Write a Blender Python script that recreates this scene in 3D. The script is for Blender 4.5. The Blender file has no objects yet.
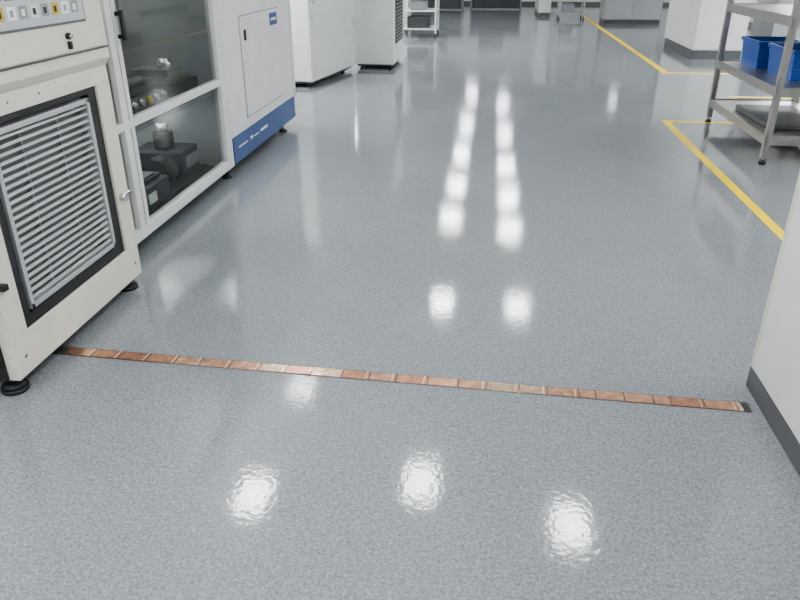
import bpy, bmesh, math, random
from mathutils import Vector, Matrix, Euler
random.seed(4)
scene = bpy.context.scene
try:
    scene.view_settings.look = 'AgX - Medium High Contrast'
except Exception as e:
    print('look', e)

# ---------------------------------------------------------------- materials
def new_mat(name):
    m = bpy.data.materials.new(name); m.use_nodes = True
    nt = m.node_tree; b = nt.nodes['Principled BSDF']
    return m, nt, b

def simple(name, col, rough=0.5, metal=0.0, var=0.04, scale=6.0, bump=0.0, spec=0.5):
    m, nt, b = new_mat(name)
    tc = nt.nodes.new('ShaderNodeTexCoord')
    n = nt.nodes.new('ShaderNodeTexNoise'); n.inputs['Scale'].default_value = scale
    n.inputs['Detail'].default_value = 4
    nt.links.new(tc.outputs['Object'], n.inputs['Vector'])
    r = nt.nodes.new('ShaderNodeValToRGB')
    r.color_ramp.elements[0].position = 0.3; r.color_ramp.elements[1].position = 0.7
    r.color_ramp.elements[0].color = (*[c*(1-var) for c in col], 1)
    r.color_ramp.elements[1].color = (*[min(1, c*(1+var)) for c in col], 1)
    nt.links.new(n.outputs['Fac'], r.inputs['Fac'])
    nt.links.new(r.outputs['Color'], b.inputs['Base Color'])
    b.inputs['Roughness'].default_value = rough
    b.inputs['Metallic'].default_value = metal
    b.inputs['Specular IOR Level'].default_value = spec
    if bump > 0:
        bp = nt.nodes.new('ShaderNodeBump'); bp.inputs['Strength'].default_value = bump
        bp.inputs['Distance'].default_value = 0.002
        nt.links.new(n.outputs['Fac'], bp.inputs['Height'])
        nt.links.new(bp.outputs['Normal'], b.inputs['Normal'])
    return m

M = {}
M['cream'] = simple('cream_powder_coat', (0.60, 0.58, 0.505), 0.42)
M['white'] = simple('white_powder_coat', (0.66, 0.66, 0.65), 0.35)
M['offwhite'] = simple('offwhite_panel', (0.62, 0.63, 0.62), 0.4)
M['frame'] = simple('frame_paint', (0.62, 0.63, 0.61), 0.35)
M['black'] = simple('black_rubber', (0.012, 0.012, 0.013), 0.5)
M['darkgrey'] = simple('dark_grey_steel', (0.045, 0.048, 0.052), 0.45)
M['base'] = simple('grey_plinth', (0.12, 0.125, 0.13), 0.4, 0.3)
M['midgrey'] = simple('mid_grey_paint', (0.25, 0.26, 0.27), 0.45)
M['interior'] = simple('enclosure_interior', (0.40, 0.42, 0.41), 0.5)
M['filter'] = simple('brushed_aluminium', (0.50, 0.51, 0.52), 0.38, 0.6)
M['slat'] = simple('aluminium_slat', (0.62, 0.63, 0.64), 0.4, 0.3)
M['slatback'] = simple('filter_mesh', (0.12, 0.122, 0.125), 0.6)
M['steel'] = simple('stainless_steel', (0.38, 0.365, 0.34), 0.32, 0.85, 0.08, 12)
M['chrome'] = simple('chrome', (0.7, 0.7, 0.7), 0.15, 1.0)
M['blue'] = simple('blue_paint', (0.02, 0.065, 0.19), 0.4)
M['binblue'] = simple('blue_plastic', (0.008, 0.065, 0.29), 0.35)
M['yellow'] = simple('yellow_marking_paint', (0.92, 0.66, 0.005), 0.35, 0, 0.06, 20)
M['yellowp'] = simple('yellow_part', (0.45, 0.36, 0.05), 0.4)
M['olive'] = simple('olive_part', (0.13, 0.14, 0.09), 0.4)
M['paper'] = simple('label_paper', (0.75, 0.76, 0.76), 0.5)
M['wall'] = simple('wall_paint', (0.72, 0.73, 0.73), 0.6, 0, 0.03, 2)
M['ceil'] = simple('ceiling_tile', (0.80, 0.81, 0.81), 0.7, 0, 0.03, 2)
M['cop1'] = simple('copper_tile', (0.80, 0.47, 0.33), 0.2, 0.85, 0.25, 30, 0.6)
M['cop2'] = simple('copper_tile_light', (0.92, 0.62, 0.47), 0.18, 0.85, 0.2, 35, 0.6)
M['cop3'] = simple('copper_tile_dark', (0.60, 0.32, 0.21), 0.24, 0.85, 0.25, 30, 0.6)
M['joint'] = simple('dark_grout', (0.07, 0.05, 0.04), 0.4, 0.3)
M['seam'] = simple('light_copper_seam', (0.85, 0.66, 0.55), 0.3, 0.7)

def glass():
    m = bpy.data.materials.new('tinted_glass'); m.use_nodes = True
    nt = m.node_tree; nt.nodes.clear()
    o = nt.nodes.new('ShaderNodeOutputMaterial'); mx = nt.nodes.new('ShaderNodeMixShader')
    t = nt.nodes.new('ShaderNodeBsdfTransparent'); t.inputs[0].default_value = (0.86, 0.90, 0.89, 1)
    g = nt.nodes.new('ShaderNodeBsdfGlossy'); g.inputs['Roughness'].default_value = 0.03
    f = nt.nodes.new('ShaderNodeLayerWeight'); f.inputs[0].default_value = 0.38
    nt.links.new(f.outputs['Fresnel'], mx.inputs[0]); nt.links.new(t.outputs[0], mx.inputs[1])
    nt.links.new(g.outputs[0], mx.inputs[2]); nt.links.new(mx.outputs[0], o.inputs[0])
    return m
M['glass'] = glass()

def emis(name, st):
    m, nt, b = new_mat(name)
    b.inputs['Base Color'].default_value = (0.9, 0.9, 0.9, 1)
    b.inputs['Emission Color'].default_value = (0.965, 0.985, 1.0, 1)
    b.inputs['Emission Strength'].default_value = st
    return m
M['emis'] = emis('light_diffuser', 36)
M['emisf'] = emis('bright_light_diffuser', 60)
M['emisd'] = emis('dim_light_diffuser', 16)
M['encfill'] = emis('enclosure_fill_glow', 1.4)  # added glow that lifts the enclosure interior

def floor_mat():
    m, nt, b = new_mat('grey_epoxy_floor')
    L = nt.links.new
    tc = nt.nodes.new('ShaderNodeTexCoord')
    def noise(s, d=2.0, r=0.5):
        n = nt.nodes.new('ShaderNodeTexNoise'); n.inputs['Scale'].default_value = s
        n.inputs['Detail'].default_value = d; n.inputs['Roughness'].default_value = r
        L(tc.outputs['Object'], n.inputs['Vector']); return n
    def ramp(src, p0, p1, c0, c1):
        r = nt.nodes.new('ShaderNodeValToRGB')
        r.color_ramp.elements[0].position = p0; r.color_ramp.elements[1].position = p1
        r.color_ramp.elements[0].color = (*c0, 1); r.color_ramp.elements[1].color = (*c1, 1)
        L(src, r.inputs['Fac']); return r.outputs['Color']
    def mul(a, c):
        mx = nt.nodes.new('ShaderNodeMix'); mx.data_type = 'RGBA'; mx.blend_type = 'MULTIPLY'
        mx.inputs[0].default_value = 1.0
        L(a, mx.inputs[6]); L(c, mx.inputs[7]); return mx.outputs[2]
    n1 = noise(90, 3, 0.65); n2 = noise(1.2, 3)
    v = nt.nodes.new('ShaderNodeTexVoronoi'); v.inputs['Scale'].default_value = 210
    L(tc.outputs['Object'], v.inputs['Vector'])
    sep = nt.nodes.new('ShaderNodeSeparateColor'); L(v.outputs['Color'], sep.inputs[0])
    c1 = ramp(n1.outputs['Fac'], 0.36, 0.62, (0.182, 0.195, 0.208), (0.262, 0.278, 0.293))
    c2 = ramp(n2.outputs['Fac'], 0.3, 0.7, (0.93, 0.93, 0.93), (1, 1, 1))
    c3 = ramp(sep.outputs[0], 0.0, 0.9, (0.76, 0.76, 0.76), (1.12, 1.12, 1.12))
    L(mul(mul(c1, c2), c3), b.inputs['Base Color'])
    n3 = noise(0.9, 3)
    rr = nt.nodes.new('ShaderNodeMapRange')
    rr.inputs['From Min'].default_value = 0.3; rr.inputs['From Max'].default_value = 0.7
    rr.inputs['To Min'].default_value = 0.05; rr.inputs['To Max'].default_value = 0.10
    L(n3.outputs['Fac'], rr.inputs['Value']); L(rr.outputs[0], b.inputs['Roughness'])
    b.inputs['IOR'].default_value = 1.52
    nb = noise(52, 2, 0.5); nb2 = noise(6, 1, 0.5)
    bp = nt.nodes.new('ShaderNodeBump'); bp.inputs['Strength'].default_value = 0.06
    bp.inputs['Distance'].default_value = 0.006
    L(nb.outputs['Fac'], bp.inputs['Height'])
    bp2 = nt.nodes.new('ShaderNodeBump'); bp2.inputs['Strength'].default_value = 0.04
    bp2.inputs['Distance'].default_value = 0.01
    L(nb2.outputs['Fac'], bp2.inputs['Height']); L(bp.outputs['Normal'], bp2.inputs['Normal'])
    L(bp2.outputs['Normal'], b.inputs['Normal'])
    return m
M['floor'] = floor_mat()

# ---------------------------------------------------------------- builder
class B:
    def __init__(s, name, origin=(0, 0, 0), rotz=0.0):
        s.name = name; s.bm = bmesh.new(); s.mats = []; s.o = Vector(origin); s.rz = rotz
    def mi(s, k):
        if k not in s.mats: s.mats.append(k)
        return s.mats.index(k)
    def _merge(s, t, k, smooth=False):
        i = s.mi(k)
        for f in t.faces: f.material_index = i; f.smooth = smooth
        me = bpy.data.meshes.new('tmp'); t.to_mesh(me); t.free()
        s.bm.from_mesh(me); bpy.data.meshes.remove(me)
    def box(s, x0, x1, y0, y1, z0, z1, k, bev=0.0, rot=None, seg=2):
        t = bmesh.new(); bmesh.ops.create_cube(t, size=1)
        c = Vector(((x0+x1)/2, (y0+y1)/2, (z0+z1)/2))
        sc = Matrix.Diagonal((abs(x1-x0), abs(y1-y0), abs(z1-z0), 1))
        bmesh.ops.transform(t, matrix=sc, verts=t.verts)
        if bev > 0:
            bmesh.ops.bevel(t, geom=t.edges[:], offset=bev, segments=seg, profile=0.5, affect='EDGES')
        R = Euler(rot).to_matrix().to_4x4() if rot else Matrix()
        bmesh.ops.transform(t, matrix=Matrix.Translation(c) @ R, verts=t.verts)
        s._merge(t, k); return s
    def pane(s, x, y0, y1, z0, z1, k):
        t = bmesh.new()
        t.faces.new([t.verts.new(p) for p in ((x, y0, z0), (x, y1, z0), (x, y1, z1), (x, y0, z1))])
        s._merge(t, k); return s
    def cyl(s, c, r, h, k, axis='Z', r2=None, seg=24):
        t = bmesh.new()
        bmesh.ops.create_cone(t, cap_ends=True, segments=seg, radius1=r, radius2=r if r2 is None else r2, depth=h)
        R = {'Z': Matrix(), 'X': Matrix.Rotation(math.pi/2, 4, 'Y'), 'Y': Matrix.Rotation(math.pi/2, 4, 'X')}[axis]
        bmesh.ops.transform(t, matrix=Matrix.Translation(Vector(c)) @ R, verts=t.verts)
        i = s.mi(k)
        for f in t.faces: f.smooth = len(f.verts) == 4
        for f in t.faces: f.material_index = i
        me = bpy.data.meshes.new('tmp'); t.to_mesh(me); t.free()
        s.bm.from_mesh(me); bpy.data.meshes.remove(me); return s
    def prism(s, prof, y0, y1, k):
        """profile in XZ extruded along Y"""
        t = bmesh.new()
        a = [t.verts.new((p[0], y0, p[1])) for p in prof]
        b = [t.verts.new((p[0], y1, p[1])) for p in prof]
        n = len(prof)
        t.faces.new(a); t.faces.new(b[::-1])
        for i in range(n): t.faces.new((a[i], b[i], b[(i+1) % n], a[(i+1) % n]))
        bmesh.ops.recalc_face_normals(t, faces=t.faces)
        s._merge(t, k); return s
    def done(s, parent=None):
        me = bpy.data.meshes.new(s.name)
        s.bm.to_mesh(me); s.bm.free()
        for k in s.mats: me.materials.append(M[k])
        ob = bpy.data.objects.new(s.name, me); scene.collection.objects.link(ob)
        ob.location = s.o; ob.rotation_euler = (0, 0, s.rz)
        if parent: ob.parent = parent
        return ob

XL, XR, Y0, Y1, HC = -3.6, 6.2, -3.0, 27.0, 2.8

# ---------------------------------------------------------------- room shell
B('floor').box(XL, XR, Y0, Y1, -0.1, 0, 'floor').done()
B('ceiling').box(XL, XR, Y0, Y1, HC, HC+0.1, 'ceil').done()
B('wall_left').box(XL-0.1, XL, Y0, Y1, -0.1, HC+0.1, 'wall').done()
B('wall_right').box(XR, XR+0.1, Y0, Y1, -0.1, HC+0.1, 'wall').done()
B('wall_back').box(XL-0.1, XR+0.1, Y1, Y1+0.1, -0.1, HC+0.1, 'wall').done()
B('wall_front').box(XL-0.1, XR+0.1, Y0-0.1, Y0, -0.1, HC+0.1, 'wall').done()
B('baseboard_back').box(XL, XR, Y1-0.015, Y1, 0, 0.1, 'base').done()
B('baseboard_right').box(XR-0.015, XR, Y0, Y1-0.015, 0, 0.1, 'base').done()
B('baseboard_left').box(XL, XL+0.015, Y0, Y1-0.015, 0, 0.1, 'base').done()

# ---------------------------------------------------------------- ceiling lights and added fill panels
def light(x, y, w=0.27, l=0.46, k='emis'):
    b = B('ceiling_or_fill_light', (x, y, HC))
    b.box(-w/2-0.02, w/2+0.02, -l/2-0.02, l/2+0.02, -0.035, 0, 'white', 0.004)
    b.box(-w/2, w/2, -l/2, l/2, -0.042, -0.03, k)
    b.done()
for x, y in [(-0.42, 5.05), (0.88, 4.65), (-1.88, 4.7),
             (-0.47, 8.75), (0.55, 8.75)]: light(x, y)
light(-1.88, 6.45, 0.27, 0.42, 'emisd')
for y in (12.3, 14.3, 16.9, 20.2, 25.0):
    light(-0.55, y, 0.34, 0.30, 'emisf')
for y in (11.8, 13.6, 15.9, 19.0, 23.4):
    light(0.50, y, 0.34, 0.30, 'emisf')
for y in (2.2, -0.2, -2.0):
    for x in (-2.2, 0.0, 2.2): light(x, y, 0.6, 0.5)  # fill panels added overhead and behind the camera, clear of the floor reflections
for y in (3, 6.5): light(4.6, y, 0.6, 1.2)  # unseen fill panels added at the right to light the room
light(4.9, 18.2, 0.25, 0.5); light(4.1, 24.6, 0.25, 0.4, 'emisd')
for y in (9, 12, 15, 21): light(5.8, y, 0.5, 1.4, 'emisf')  # fill row added along the right side, lifts the mid floor
for y in (5.5, 8.5, 11.5, 15, 19): light(-3.35, y, 0.4, 1.4, 'emisf')  # fill row added on the left to brighten the middle of the room

# ---------------------------------------------------------------- copper strip
def copper():
    x0, y0, x1, y1 = -1.86, 2.482, 1.054, 2.385
    Lg = math.hypot(x1-x0, y1-y0); a = math.atan2(y1-y0, x1-x0)
    b = B('copper_grounding_strip', (x0, y0, 0), a)
    w = 0.029
    b.box(0, Lg, -w-0.005, w+0.005, 0.0003, 0.0012, 'joint')
    b.box(0.0, 0.10, -w, w, 0.0012, 0.0022, 'darkgrey')
    x = 0.104; i = 0
    while x < Lg-0.03:
        l = random.choice([0.105, 0.12, 0.125, 0.06 if i % 3 == 0 else 0.11])
        e = min(x+l, Lg-0.028)
        k = random.choice(['cop1', 'cop2', 'cop1', 'cop3']) if x > 0.5 else random.choice(['cop3', 'cop1'])  # left-end tiles biased dark: shadow there is put into the colour
        tt = random.uniform(-1.0, 1.0)*0.03
        b.box(x, e, -w, w, 0.0012, 0.0026, k, 0.0005, (tt*0.5, tt*0.2, 0), 1)
        if e-x > 0.1 and random.random() < 0.75:
            b.box(e-0.014, e-0.011, -w, w, 0.0014, 0.0032, 'seam')
        x = e+0.004; i += 1
    b.box(Lg-0.026, Lg, -w, w, 0.0012, 0.0022, 'darkgrey')
    b.done()
copper()

# ---------------------------------------------------------------- yellow lines
def stripe(x0, x1, y0, y1): return (x0, x1, y0, y1, 0.0004, 0.0014)
b = B('yellow_floor_marking')
b.box(*stripe(1.81, 1.88, 1.0, 7.72), 'yellow').box(*stripe(1.88, 3.4, 7.64, 7.72), 'yellow').done()
b = B('yellow_floor_marking')
b.box(*stripe(2.52, 2.62, 11.1, 22.0), 'yellow').box(*stripe(2.62, 5.0, 11.1, 11.2), 'yellow')
b.done()
B('yellow_floor_marking').box(*stripe(2.9, 4.2, 9.2, 9.28), 'yellow').done()

# ---------------------------------------------------------------- levelling foot
def foot(b, x, y, ztop, r=0.045):
    b.cyl((x, y, 0.009), r, 0.018, 'black')
    b.cyl((x, y, 0.024), r*0.9, 0.012, 'black', r2=r*0.45)
    b.cyl((x, y, (0.03+ztop)/2), 0.011, ztop-0.03+0.004, 'chrome')

# ---------------------------------------------------------------- M1 test chamber
def chamber():
    b = B('environmental_test_chamber')
    F = -1.745; C = -1.80; ya, yb = 2.14, 3.20
    b.box(-2.65, C, ya+0.005, yb-0.005, 0.06, 1.12, 'cream')
    # panels round the opening
    b.box(C, F, ya, yb, 0.06, 0.225, 'cream', 0.004)
    b.box(C, F, ya, yb, 1.025, 1.10, 'cream', 0.004)
    b.box(C, F, ya, 2.25, 0.225, 1.025, 'cream')
    b.box(C, F, 3.085, yb, 0.225, 1.025, 'cream')
    # black gasket frame
    for (u0, u1, v0, v1) in [(2.25, 3.085, 0.225, 0.275), (2.25, 3.085, 0.998, 1.025),
                             (2.25, 2.305, 0.275, 0.998), (3.02, 3.085, 0.275, 0.998)]:
        b.box(C, F-0.012, u0, u1, v0, v1, 'black')
    b.box(C, C+0.004, 2.305, 3.02, 0.275, 0.998, 'slatback')
    # aluminium filter frame + slats
    u0, u1, v0, v1 = 2.315, 3.01, 0.285, 0.985
    fw = 0.022; a0, a1 = C+0.004, F-0.004
    b.box(a0, a1, u0, u1, v0, v0+fw, 'filter', 0.002)
    b.box(a0, a1, u0, u1, v1-fw, v1, 'filter', 0.002)
    b.box(a0, a1, u0, u0+fw, v0, v1, 'filter', 0.002)
    b.box(a0, a1, u1-fw, u1, v0, v1, 'filter', 0.002)
    n = 22
    for i in range(n):
        z = v0+fw+(i+0.5)*(v1-v0-2*fw)/n
        b.box(-1.768, -1.757, u0+fw, u1-fw, z-0.004, z+0.004, 'slat', 0, (0, math.radians(12), 0))
    for y in (2.53, 2.79):
        b.box(-1.790, -1.780, y-0.004, y+0.004, v0+fw, v1-fw, 'midgrey')
    # upper section with chamfered step
    b.prism([(-2.65, 1.10), (F, 1.10), (-1.722, 1.135), (-1.722, 1.95), (-2.65, 1.95)], ya, yb, 'cream')
    b.box(-1.722, -1.716, ya+0.0, yb-0.0, 1.178, 1.184, 'base')
    b.box(-1.722, -1.706, ya+0.01, yb-0.035, 1.19, 1.93, 'cream', 0.005)
    # instruction plate
    b.box(-1.706, -1.702, 2.30, 3.02, 1.30, 1.60, 'base', 0.001)
    b.box(-1.702, -1.700, 2.31, 3.01, 1.31, 1.59, 'filter')
    for i in range(9):
        y = 2.36+i*0.07
        b.box(-1.700, -1.699, y, y+0.05, 1.34, 1.385, ['midgrey', 'yellowp', 'paper', 'midgrey', 'offwhite'][i % 5])
        b.box(-1.700, -1.699, y, y+0.05, 1.405, 1.412, 'base')
        b.box(-1.700, -1.699, y, y+0.04, 1.422, 1.428, 'base')
        b.box(-1.700, -1.6988, y+0.014, y+0.034, 1.350, 1.373, ['black', 'black', 'midgrey', 'paper', 'black'][i % 5])
    # key lock + latch
    b.cyl((-1.700, 2.86, 1.255), 0.013, 0.014, 'black', 'X')
    b.cyl((-1.690, 2.86, 1.255), 0.007, 0.014, 'chrome', 'X')
    b.box(-1.706, -1.690, 2.852, 2.868, 1.205, 1.235, 'black', 0.003)
    z = 0.48
    b.box(F, F+0.014, 3.10, 3.205, z, z+0.028, 'chrome', 0.003)
    b.cyl((F+0.012, 3.125, z+0.014), 0.016, 0.034, 'chrome', 'X')
    b.box(F+0.014, F+0.022, 3.13, 3.20, z+0.006, z+0.02, 'base', 0.002)
    b.box(F, F+0.03, ya+0.005, ya+0.035, 0.44, 0.465, 'black', 0.004)
    for y in (ya+0.06, 3.14):
        b.cyl((F+0.002, y, 0.14), 0.008, 0.006, 'chrome', 'X')
    for y in (2.45, 2.65, 2.85):
        b.cyl((F-0.001, y, 1.065), 0.005, 0.006, 'chrome', 'X')
    # dark gasket down the near side
    b.box(-1.83, -1.79, ya-0.012, ya+0.006, 0.065, 1.9, 'black')
    b.box(-2.6, -1.85, ya-0.006, ya+0.006, 0.12, 1.85, 'white')
    # underside rail and feet
    b.box(-2.6, -1.84, ya+0.05, yb-0.05, 0.045, 0.06, 'darkgrey')
    for x in (-1.80, -2.55):
        for y in (ya+0.03, yb-0.07): foot(b, x, y, 0.06, 0.052)
    b.done()
chamber()

# ---------------------------------------------------------------- M2 glazed enclosure
def enclosure():
    root = bpy.data.objects.new('glazed_machine_enclosure', None); scene.collection.objects.link(root)
    F = -1.92; Bk = -3.05; ya, ym, yb = 3.30, 5.20, 7.06
    b = B('frame')
    t = 0.055
    for (y0, y1) in [(ya, ya+t), (3.60, 3.66), (3.675, 3.715), (5.08, ym)]:
        b.box(F-t, F, y0, y1, 0.08, 2.0, 'frame', 0.004)
    for (z0, z1) in [(0.08, 0.145), (0.70, 0.745), (1.93, 2.0)]:
        b.box(F-t, F-0.001, ya, ym, z0, z1, 'frame', 0.004)
    b.box(Bk, F-0.05, ya, ym, 0.08, 0.11, 'midgrey')
    b.box(Bk, F-0.06, ya, ym, 0.64, 0.67, 'midgrey')
    b.box(Bk, Bk+0.03, ya, ym, 0.08, 2.0, 'interior')
    b.box(Bk, F-t, ym-0.03, ym, 0.08, 2.0, 'interior')
    b.box(Bk, F-t, ya, ya+0.03, 0.08, 2.0, 'interior')
    b.box(Bk, F, ya, ym, 1.98, 2.02, 'frame')
    for y in (4.2, 4.75):
        b.box(-2.75, -2.71, y, y+0.04, 0.11, 1.98, 'filter')
    b.box(-2.75, -2.71, ya, ym, 1.15, 1.19, 'filter')
    # glowing sheets added to brighten the interior behind the glass
    b.box(-2.9, -2.1, 3.5, 5.0, 0.632, 0.641, 'encfill')
    b.box(-2.9, -2.1, 3.5, 5.0, 1.96, 1.981, 'encfill')
    # handle
    b.box(F, F+0.035, 3.69, 3.705, 1.16, 1.18, 'black'); b.box(F, F+0.035, 3.69, 3.705, 1.27, 1.29, 'black')
    b.box(F+0.025, F+0.042, 3.682, 3.712, 1.15, 1.30, 'black', 0.005)
    b.box(F, F+0.01, 3.60, 3.72, 1.36, 1.42, 'chrome', 0.003)
    for y in (3.45, 5.14, 6.75):
        foot(b, F-0.05, y, 0.08, 0.04); foot(b, Bk+0.1, y, 0.08, 0.04)
    b.done(root)
    g = B('glass_panes')
    for (y0, y1) in [(3.355, 3.60), (3.715, 5.08)]:
        for (z0, z1) in [(0.145, 0.70), (0.745, 1.93)]:
            g.pane(F-0.03, y0, y1, z0, z1, 'glass')
    g.done(root)
    # solid section
    s = B('service_cabinet')
    s.box(Bk, F-0.006, ym, yb, 0.08, 2.0, 'white', 0.004)
    s.box(F-0.01, F, ym+0.005, yb, 0.29, 2.0, 'white', 0.003)
    s.box(F-0.01, F+0.003, ym+0.005, yb, 0.085, 0.285, 'blue', 0.003)
    for i, (y, l) in enumerate([(5.32, 0.22), (5.62, 0.06), (5.72, 0.12), (5.9, 0.2)]):
        s.box(F+0.003, F+0.004, y, y+l, 0.19, 0.20+0.012*(i % 2), 'paper')
    s.box(F, F+0.003, 5.59, 6.67, 0.365, 1.135, 'midgrey')
    s.box(F, F+0.010, 5.60, 6.66, 0.375, 1.125, 'white', 0.003)
    s.box(F+0.010, F+0.02, 5.66, 5.70, 0.95, 1.03, 'black', 0.003)
    s.box(F+0.010, F+0.013, 6.38, 6.60, 1.00, 1.10, 'blue', 0.001)
    s.box(F+0.013, F+0.014, 6.41, 6.56, 1.04, 1.06, 'paper')
    s.box(F-0.03, F+0.012, yb-0.02, yb+0.03, 0.1, 2.0, 'frame', 0.004)
    s.done(root)
    # machinery inside
    p = B('machinery')
    # upper deck
    p.box(-2.60, -2.03, 3.76, 4.56, 0.67, 0.71, 'darkgrey', 0.01)
    p.box(-2.45, -2.06, 3.85, 4.45, 0.71, 0.78, 'olive', 0.012)
    p.box(-2.40, -2.10, 3.90, 4.40, 0.78, 0.81, 'black', 0.008)
    for i in range(6):
        p.cyl((-2.04, 3.88+i*0.1, 0.76), 0.022, 0.03, 'chrome' if i % 3 else 'yellowp', 'X')
    p.cyl((-2.2, 4.15, 0.84), 0.03, 0.5, 'steel', 'Y')
    p.box(-2.35, -2.32, 3.9, 4.4, 0.81, 0.87, 'yellowp', 0.004)
    p.box(-2.5, -2.06, 4.60, 5.02, 0.67, 0.78, 'black', 0.01)
    p.box(-2.45, -2.10, 4.64, 4.98, 0.78, 0.81, 'olive', 0.005)
    p.box(-2.40, -2.14, 4.70, 4.92, 0.81, 0.86, 'steel', 0.005)
    p.cyl((-2.2, 4.8, 0.88), 0.05, 0.09, 'chrome')
    p.cyl((-2.6, 4.5, 0.95), 0.06, 0.55, 'steel')
    p.box(-2.7, -2.5, 3.9, 4.9, 1.22, 1.30, 'steel', 0.01)
    p.box(-2.6, -2.4, 4.2, 4.5, 1.30, 1.55, 'offwhite', 0.01)
    p.cyl((-2.3, 3.95, 1.05), 0.02, 0.5, 'chrome')
    # lower deck
    p.box(-2.50, -2.03, 3.85, 4.27, 0.11, 0.27, 'darkgrey', 0.01)
    p.box(-2.47, -2.07, 3.88, 4.24, 0.27, 0.295, 'black', 0.006)
    p.box(-2.45, -2.09, 3.91, 4.21, 0.295, 0.305, 'base', 0.003)
    p.box(-2.03, -2.02, 3.95, 4.05, 0.17, 0.23, 'paper')
    p.cyl((-2.20, 4.50, 0.22), 0.10, 0.16, 'black', 'Y')
    p.cyl((-2.20, 4.61, 0.22), 0.06, 0.08, 'steel', 'Y')
    p.box(-2.5, -2.12, 4.70, 5.00, 0.11, 0.30, 'darkgrey', 0.01)
    p.cyl((-2.3, 4.84, 0.35), 0.07, 0.12, 'black')
    p.cyl((-2.3, 4.84, 0.44), 0.04, 0.08, 'chrome')
    p.box(-2.11, -2.10, 4.74, 4.94, 0.18, 0.26, 'midgrey')
    for i in range(5):
        p.cyl((-2.00-0.03*i, 4.40, 0.122+0.004*i), 0.011, 1.2, 'black', 'Y')
    p.cyl((-2.45, 4.40, 0.36), 0.012, 0.5, 'steel')
    p.box(-2.9, -2.7, 3.5, 5.0, 0.30, 0.34, 'midgrey', 0.005)
    p.done(root)
enclosure()

# ---------------------------------------------------------------- cabinets further down, left
def cabinet_a():
    b = B('equipment_cabinet', (-2.26, 9.25, 0), math.radians(-9))
    b.box(-0.85, 0, 0, 1.65, 0.07, 2.1, 'white', 0.012)
    b.box(-0.8, -0.03, 0.04, 1.6, 0.04, 0.07, 'darkgrey')
    b.box(0, 0.006, 0.02, 1.63, 0.12, 2.05, 'offwhite', 0.003)
    b.box(0.006, 0.03, 0.10, 0.13, 1.0, 1.3, 'chrome', 0.004)
    for x in (-0.75, -0.12):
        for y in (0.12, 1.45): foot(b, x, y, 0.05, 0.035)
    b.done()
cabinet_a()
def cabinet_b():
    b = B('vented_equipment_cabinet', (-1.42, 11.0, 0))
    b.box(-0.60, 0, 0, 1.2, 0.07, 2.0, 'white', 0.012)
    b.box(-0.56, -0.04, 0.04, 1.16, 0.04, 0.07, 'darkgrey')
    b.box(0, 0.006, 0.15, 1.05, 0.35, 1.3, 'black')
    for i in range(18):
        z = 0.39+i*0.05
        b.box(0.004, 0.016, 0.17, 1.03, z, z+0.012, 'midgrey')
    b.box(-0.58, -0.02, -0.006, 0, 0.12, 1.95, 'offwhite', 0.002)
    for x in (-0.50, -0.10):
        for y in (0.1, 1.1): foot(b, x, y, 0.05, 0.035)
    b.done()
cabinet_b()

def cart(name, x0, x1, y0, y1, shelves, h, mat='frame'):
    b = B(name, (x0, y0, 0)); w = x1-x0; d = y1-y0
    for x in (0.02, w-0.02):
        for y in (0.02, d-0.02):
            b.box(x-0.018, x+0.018, y-0.018, y+0.018, 0.08, h, mat, 0.004)
            b.cyl((x, y, 0.04), 0.04, 0.03, 'black', 'X'); b.box(x-0.015, x+0.015, y-0.02, y+0.02, 0.05, 0.09, 'chrome')
    for z in shelves:
        b.box(0.0, w, 0.0, d, z, z+0.03, mat, 0.005)
    return b
b = cart('utility_cart', -1.85, -1.13, 15.6, 16.4, (0.15, 0.5, 0.85), 1.1)
b.box(0.1, 0.55, 0.1, 0.6, 0.18, 0.40, 'darkgrey', 0.02).box(0.15, 0.5, 0.15, 0.5, 0.53, 0.7, 'midgrey', 0.02)
b.box(0.02, 0.70, 0.0, 0.03, 1.07, 1.1, 'chrome', 0.005)
b.done()

# far background machines
def bench(name, x0, x1, y0, y1, h, mt, mb):
    b = B(name, (x0, y0, 0)); w = x1-x0; d = y1-y0
    b.box(0, w, 0, d, h-0.04, h, mt, 0.005)
    for x in (0.03, w-0.03):
        for y in (0.03, d-0.03): b.box(x-0.025, x+0.025, y-0.025, y+0.025, 0, h-0.04, mb)
    b.box(0.05, w-0.05, 0.1, d-0.05, 0.05, h-0.1, 'darkgrey', 0.01)
    b.box(0.3, w-0.5, 0.15, d-0.1, h, h+0.4, 'midgrey', 0.02)
    b.box(0.35, w-0.55, 0.14, 0.16, h+0.08, h+0.32, 'black')
    b.done()
bench('laboratory_workbench', -2.6, -0.9, 23.6, 24.4, 0.8, 'offwhite', 'midgrey')
bench('laboratory_workbench', -0.7, 0.9, 24.0, 24.8, 0.8, 'offwhite', 'midgrey')
def wcab(name, x0, x1, y0, y1, h, m='white', base='base', bh=0.1, doors=2, side=True):
    b = B(name, (x0, y0, 0)); w = x1-x0; d = y1-y0
    b.box(0.015, w-0.015, 0.015, d-0.015, 0, bh, base, 0.003)
    b.box(0, w, 0, d, bh, h, m, 0.01)
    for i in range(doors):
        a = w*i/doors
        b.box(a+0.012, a+w/doors-0.012, -0.010, 0, bh+0.02, h-0.03, m, 0.003)
        b.box(a+w/doors-0.07, a+w/doors-0.05, -0.035, -0.010, h*0.45, h*0.55, 'chrome', 0.003)
    b.done()
wcab('storage_cabinet', 1.28, 1.62, 21.6, 23.6, 1.8, doors=1)
wcab('storage_cabinet', -2.3, -1.95, 17.2, 18.4, 1.9, doors=1)
wcab('grey_machine_cabinet', 2.76, 4.15, 19.4, 20.2, 1.6, 'midgrey', 'darkgrey')
wcab('tall_white_cabinet', 3.30, 4.1, 12.75, 14.9, 2.2, 'white', 'base', 0.14, 1)
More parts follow.
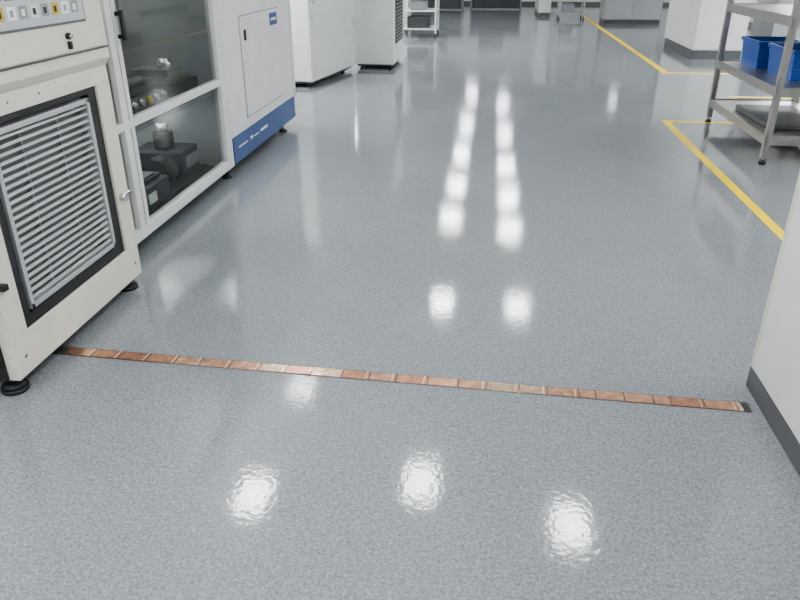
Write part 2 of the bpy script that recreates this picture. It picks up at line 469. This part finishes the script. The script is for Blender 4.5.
wcab('grey_machine_cabinet', 4.5, 6.0, 12.8, 13.8, 1.2, 'midgrey', 'darkgrey')
b = cart('storage_rack', 1.75, 2.42, 20.5, 21.1, (0.15, 0.55, 1.0, 1.5), 1.8, 'filter')
b.box(0.08, 0.55, 0.1, 0.5, 0.58, 0.8, 'offwhite', 0.01).box(0.08, 0.4, 0.1, 0.5, 0.18, 0.4, 'midgrey', 0.01)
b.done()

# ---------------------------------------------------------------- stainless shelf (right)
def shelf():
    b = B('stainless_steel_shelf', (2.25, 6.03, 0)); w, d = 0.85, 1.70
    for x in (0.025, w-0.025):
        for y in (0.025, d-0.025):
            b.box(x-0.025, x+0.025, y-0.025, y+0.025, 0.05, 1.8, 'steel', 0.004)
            b.cyl((x, y, 0.04), 0.014, 0.03, 'chrome'); b.cyl((x, y, 0.014), 0.028, 0.028, 'black')
    for z in (0.20, 0.58, 1.10, 1.7):
        b.box(0.005, w-0.005, 0.005, d-0.005, z+0.02, z+0.026, 'steel')
        b.box(0.004, 0.012, 0.0, d, z-0.04, z+0.035, 'steel'); b.box(w-0.012, w-0.004, 0, d, z-0.04, z+0.035, 'steel')
        b.box(0, w, 0.004, 0.012, z-0.04, z+0.035, 'steel'); b.box(0, w, d-0.012, d-0.004, z-0.04, z+0.035, 'steel')
    b.done()
shelf()
def bin_(x, y, z, w, d, h):
    b = B('plastic_storage_bin', (x, y, z)); t = bmesh.new()
    def ring(ix, zz): return [t.verts.new(p) for p in ((ix, ix, zz), (w-ix, ix, zz), (w-ix, d-ix, zz), (ix, d-ix, zz))]
    R = [ring(0.025, 0), ring(0.008, h-0.03), ring(-0.006, h-0.03), ring(-0.006, h), ring(0.012, h), ring(0.030, 0.008)]
    for a, c in zip(R, R[1:]):
        for i in range(4): t.faces.new((a[i], a[(i+1) % 4], c[(i+1) % 4], c[i]))
    t.faces.new(R[0][::-1]); t.faces.new(R[-1])
    bmesh.ops.recalc_face_normals(t, faces=t.faces)
    b._merge(t, 'binblue')
    for zz in (h*0.35, h*0.6): b.box(0.006, w-0.006, 0.008, 0.014, zz, zz+0.01, 'binblue')
    b.box(w*0.25, w*0.6, 0.004, 0.010, h*0.68, h*0.85, 'paper')
    b.done()
bin_(2.42, 7.12, 0.607, 0.40, 0.50, 0.24)
bin_(2.47, 6.42, 0.607, 0.45, 0.60, 0.24)
B('equipment_tray', (2.35, 6.3, 0.227)).box(0, 0.5, 0, 0.9, 0, 0.05, 'darkgrey', 0.01).done()  # plain dark equipment tray on the lower shelf

# ---------------------------------------------------------------- right foreground cabinet
def fcab():
    b = B('white_equipment_housing', (1.088, 0.5, 0)); w, d = 0.55, 2.05
    b.box(0.0, w, 0, d, 0, 0.09, 'base', 0.002)
    b.box(0.006, w, 0, d-0.004, 0.09, 1.5, 'white', 0.004)
    b.box(0.0, 0.05, d-0.03, d+0.002, 0.09, 1.5, 'cream', 0.003)
    b.box(-0.002, 0.006, 0, d-0.034, 0.095, 1.49, 'white', 0.002)
    b.done()
fcab()

# ---------------------------------------------------------------- camera / world
cam = bpy.data.cameras.new('camera'); co = bpy.data.objects.new('camera', cam)
scene.collection.objects.link(co); scene.camera = co
cam.sensor_width = 36; cam.lens = 707/800*36; cam.clip_start = 0.05
co.location = (0, 0, 1.55)
co.rotation_euler = (math.radians(64.0), 0, math.radians(6.9))
w = bpy.data.worlds.new('world'); scene.world = w; w.use_nodes = True
w.node_tree.nodes['Background'].inputs[0].default_value = (0.6, 0.63, 0.66, 1)
w.node_tree.nodes['Background'].inputs[1].default_value = 0.3
